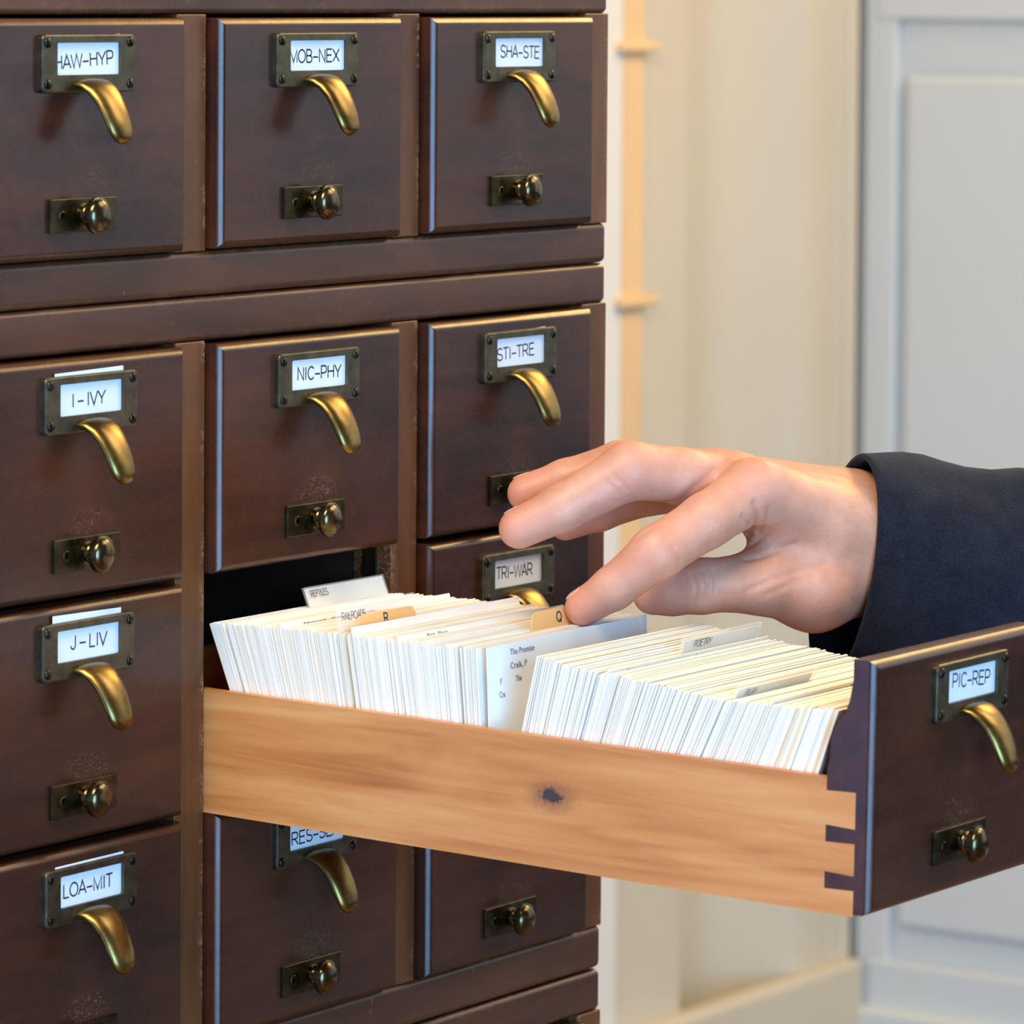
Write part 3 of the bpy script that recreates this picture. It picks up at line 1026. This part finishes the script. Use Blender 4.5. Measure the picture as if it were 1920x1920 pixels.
def surface_nets(f, lo, h):
    """f sampled on a grid -> vertices on the zero level and quads"""
    s = f < 0
    nx, ny, nz = f.shape
    cs = [s[dx:nx - 1 + dx, dy:ny - 1 + dy, dz:nz - 1 + dz] for dx in (0, 1) for dy in (0, 1) for dz in (0, 1)]
    cnt = sum(c.astype(np.int8) for c in cs)
    act = (cnt > 0) & (cnt < 8)
    idx = np.full(act.shape, -1, np.int32)
    ijk = np.argwhere(act)
    idx[act] = np.arange(len(ijk))
    acc = np.zeros((len(ijk), 3))
    num = np.zeros(len(ijk))
    corners = np.array([(a, b, c) for a in (0, 1) for b in (0, 1) for c in (0, 1)])
    val = lambda c: f[ijk[:, 0] + c[0], ijk[:, 1] + c[1], ijk[:, 2] + c[2]]
    for i in range(8):
        for ax in range(3):
            if corners[i][ax] == 0:
                j = corners[i].copy()
                j[ax] = 1
                va, vb = val(corners[i]), val(j)
                cr = (va < 0) != (vb < 0)
                t = np.where(cr, va / np.where(cr, va - vb, 1), 0)
                p = corners[i][None] + t[:, None] * (j - corners[i])[None]
                acc[cr] += p[cr]
                num[cr] += 1
    verts = lo + (ijk + acc / num[:, None]) * h
    quads = []
    for ax in range(3):
        o1, o2 = [a for a in range(3) if a != ax]
        sl = [slice(1, n - 1) for n in f.shape]
        sl[ax] = slice(0, f.shape[ax] - 1)
        sl2 = list(sl)
        sl2[ax] = slice(1, f.shape[ax])
        a, b = s[tuple(sl)], s[tuple(sl2)]
        for cond, flip in ((a & ~b, False), (~a & b, True)):
            e = np.argwhere(cond)
            off = np.ones(3, int)
            off[ax] = 0
            e = e + off
            def at(d1, d2):
                q = e.copy()
                q[:, o1] += d1
                q[:, o2] += d2
                return idx[q[:, 0], q[:, 1], q[:, 2]]
            q = np.stack([at(-1, -1), at(0, -1), at(0, 0), at(-1, 0)], 1)
            if flip != (ax == 1):
                q = q[:, ::-1]
            quads.append(q)
    return verts, np.concatenate(quads)


def build_hand():
    pts = np.array([p for seg in HAND['palm'] for p in seg] + [p for k in ('index', 'middle', 'ring', 'pinky', 'thumb') for p in HAND[k]])
    lo = (pts[:, :3] - pts[:, 3:4]).min(0) - 4
    hi = (pts[:, :3] + pts[:, 3:4]).max(0) + 4
    h = 1.1
    n = np.ceil((hi - lo) / h).astype(int) + 1
    f = np.empty(n, np.float32)
    ys = lo[1] + np.arange(n[1]) * h
    zs = lo[2] + np.arange(n[2]) * h
    for i0 in range(0, n[0], 20):
        xs = lo[0] + np.arange(i0, min(i0 + 20, n[0])) * h
        P = np.stack(np.meshgrid(xs, ys, zs, indexing='ij'), -1).astype(np.float32)
        f[i0:i0 + len(xs)] = hand_field(P)
    v, q = surface_nets(f, lo, h)
    # relax the grid steps a little, then press the creases in and raise tendons
    e = np.concatenate([q[:, [0, 1]], q[:, [1, 2]], q[:, [2, 3]], q[:, [3, 0]]])
    for _ in range(4):
        acc = np.zeros_like(v)
        num = np.zeros(len(v))
        np.add.at(acc, e[:, 0], v[e[:, 1]])
        np.add.at(num, e[:, 0], 1)
        v = v + 0.5 * (acc / num[:, None] - v)

    def normals(v):
        fn = np.cross(v[q[:, 2]] - v[q[:, 0]], v[q[:, 3]] - v[q[:, 1]])
        vn = np.zeros_like(v)
        for k in range(4):
            np.add.at(vn, q[:, k], fn)
        return vn / (np.linalg.norm(vn, axis=1, keepdims=True) + 1e-9)
    nrm = normals(v)
    for line, depth, wdt in CREASES:
        L = np.array(line)
        d = np.full(len(v), 1e9)
        for a, b in zip(L, L[1:]):
            ab = b - a
            t = np.clip(((v - a) @ ab) / (ab @ ab), 0, 1)
            d = np.minimum(d, np.linalg.norm(v - a - t[:, None] * ab, axis=1))
        v = v - nrm * ((depth * 1.5 if 0 < depth < 0.6 else depth) * np.exp(-(d / wdt) ** 2))[:, None]
    flush = np.zeros(len(v))
    spots = [(HAND[k][-1], 9, 0.9) for k in ('index', 'middle', 'ring', 'pinky', 'thumb')] + [(HAND[k][2], 11, 0.45) for k in ('index', 'middle')] \
        + [(HAND[k][0], 14, 0.35) for k in ('index', 'middle', 'ring')]
    for p, rad, amt in spots:
        d = np.linalg.norm(v - np.array(p[:3]), axis=1)
        flush = np.maximum(flush, amt * np.exp(-((np.maximum(d - p[3], 0)) / rad) ** 2))
    me = bpy.data.meshes.new('hand')
    vw = v / 1000
    vw[:, 2] += ZO / 1000
    org = np.array(W(-170, -180, -20))
    me.from_pydata((vw - org).tolist(), [], q.tolist())
    me.polygons.foreach_set('use_smooth', np.ones(len(q), bool))
    at = me.attributes.new('flush', 'FLOAT', 'POINT')
    at.data.foreach_set('value', flush.astype(np.float32))
    me.update()
    return me, Vector(org)


person = thing('person', 'person in a dark navy wool jacket sleeve, right hand parting the cards in the drawer', 'person', W(-110, -195, -40))
hm, horg = build_hand()
hand = obj('hand', hm, M['skin'], person, horg - person.location)


def nail(tip, prev, side, size):
    """a fingernail lying on the back of a fingertip"""
    T, Pv = Vector(tip[:3]), Vector(prev[:3])
    d = (T - Pv).normalized()
    s = Vector(side)
    s = (s - d * s.dot(d)).normalized()
    w = d.cross(s)
    r = tip[3]
    bm = bmesh.new()
    rows = []
    for i in range(7):
        a = (i / 6 - 0.55) * size
        row = []
        for j in range(7):
            b = (j / 6 - 0.5) * 2
            wd = 0.82 * (1 - 0.12 * abs(i / 6 - 0.5))
            ang = b * wd * 0.9
            p = T + d * a + (s * math.cos(ang) + w * math.sin(ang)) * (r + 0.02 - 0.05 * max(0, a) ** 2)
            row.append(bm.verts.new((p.x / 1000, p.y / 1000, (p.z + ZO) / 1000)))
        rows.append(row)
    for i in range(6):
        for j in range(6):
            bm.faces.new((rows[i][j], rows[i][j + 1], rows[i + 1][j + 1], rows[i + 1][j]))
    me = mesh_from(bm, 'fingernail', True)
    me.transform(Matrix.Translation(-horg))
    o = obj('fingernail', me, M['nail'], hand)
    md = o.modifiers.new('thick', 'SOLIDIFY')
    md.thickness = 0.0006
    md.offset = 0
    return o


for f_, sd in (('index', (-0.05, 0.8, 0.6)), ('middle', (0.45, 0.62, 0.65)), ('ring', (0.5, 0.55, 0.7))):
    nail(HAND[f_][-1], HAND[f_][-2], sd, 7.5)


def sleeve_mesh():
    C0 = Vector((-101, -196, -42.3))
    ax = Vector((0.777, -0.615, -0.11)).normalized()
    Mj = Vector((6.8, -5.4, 52.0))
    mn = Vector((-23.3, -29.5, 1.8))
    prng = random.Random(3)
    ph = [prng.uniform(0, 6.28) for _ in range(8)]
    nseg = 72
    st = [0, 1.0, 2.5, 6, 12, 20, 30, 40, 50, 62, 75, 90, 110, 135, 165, 200, 240, 290, 350, 420]
    def ring(s, inset):
        out = []
        for k in range(nseg):
            th = 2 * math.pi * k / nseg
            g = 1 + 0.0011 * s
            grow = Vector((0, 0, -1)) * (0.05 * s)
            fold = 1.8 * math.sin(2 * th + 0.05 * s + ph[0]) * min(1, s / 25) + 1.3 * math.sin(5 * th - 0.035 * s + ph[1]) * min(1, s / 30) \
                + 2.4 * math.exp(-((s - 62) / 14) ** 2) * -max(0, math.cos(th)) + 1.2 * math.sin(0.11 * s + 3 * th) * min(1, s / 40)
            dirv = Mj * math.cos(th) + mn * math.sin(th)
            L = dirv.length
            p = C0 + ax * s + dirv * (g * (L + fold - inset) / L) + grow
            # the rim dips where the wrist leaves it
            out.append(p)
        return out
    loops = [ring(s, 3.2) for s in (60, 30, 10, 2)] + [ring(0.0, 2.6), ring(-0.5, 1.5), ring(0.0, 0.4)] + [ring(s, 0) for s in st[1:]]
    bm = bmesh.new()
    org = W(*C0)
    vl = [[bm.verts.new(Vector((p.x / 1000, p.y / 1000, (p.z + ZO) / 1000)) - org) for p in lp] for lp in loops]
    for a, b in zip(vl, vl[1:]):
        for k in range(nseg):
            bm.faces.new((a[k], a[(k + 1) % nseg], b[(k + 1) % nseg], b[k]))
    bm.faces.new(vl[-1])
    return mesh_from(bm, 'jacket_sleeve', True), org


sm, sorg = sleeve_mesh()
sl = obj('jacket_sleeve', sm, M['wool'], person, sorg - person.location, label='dark navy wool jacket sleeve with an open cuff')
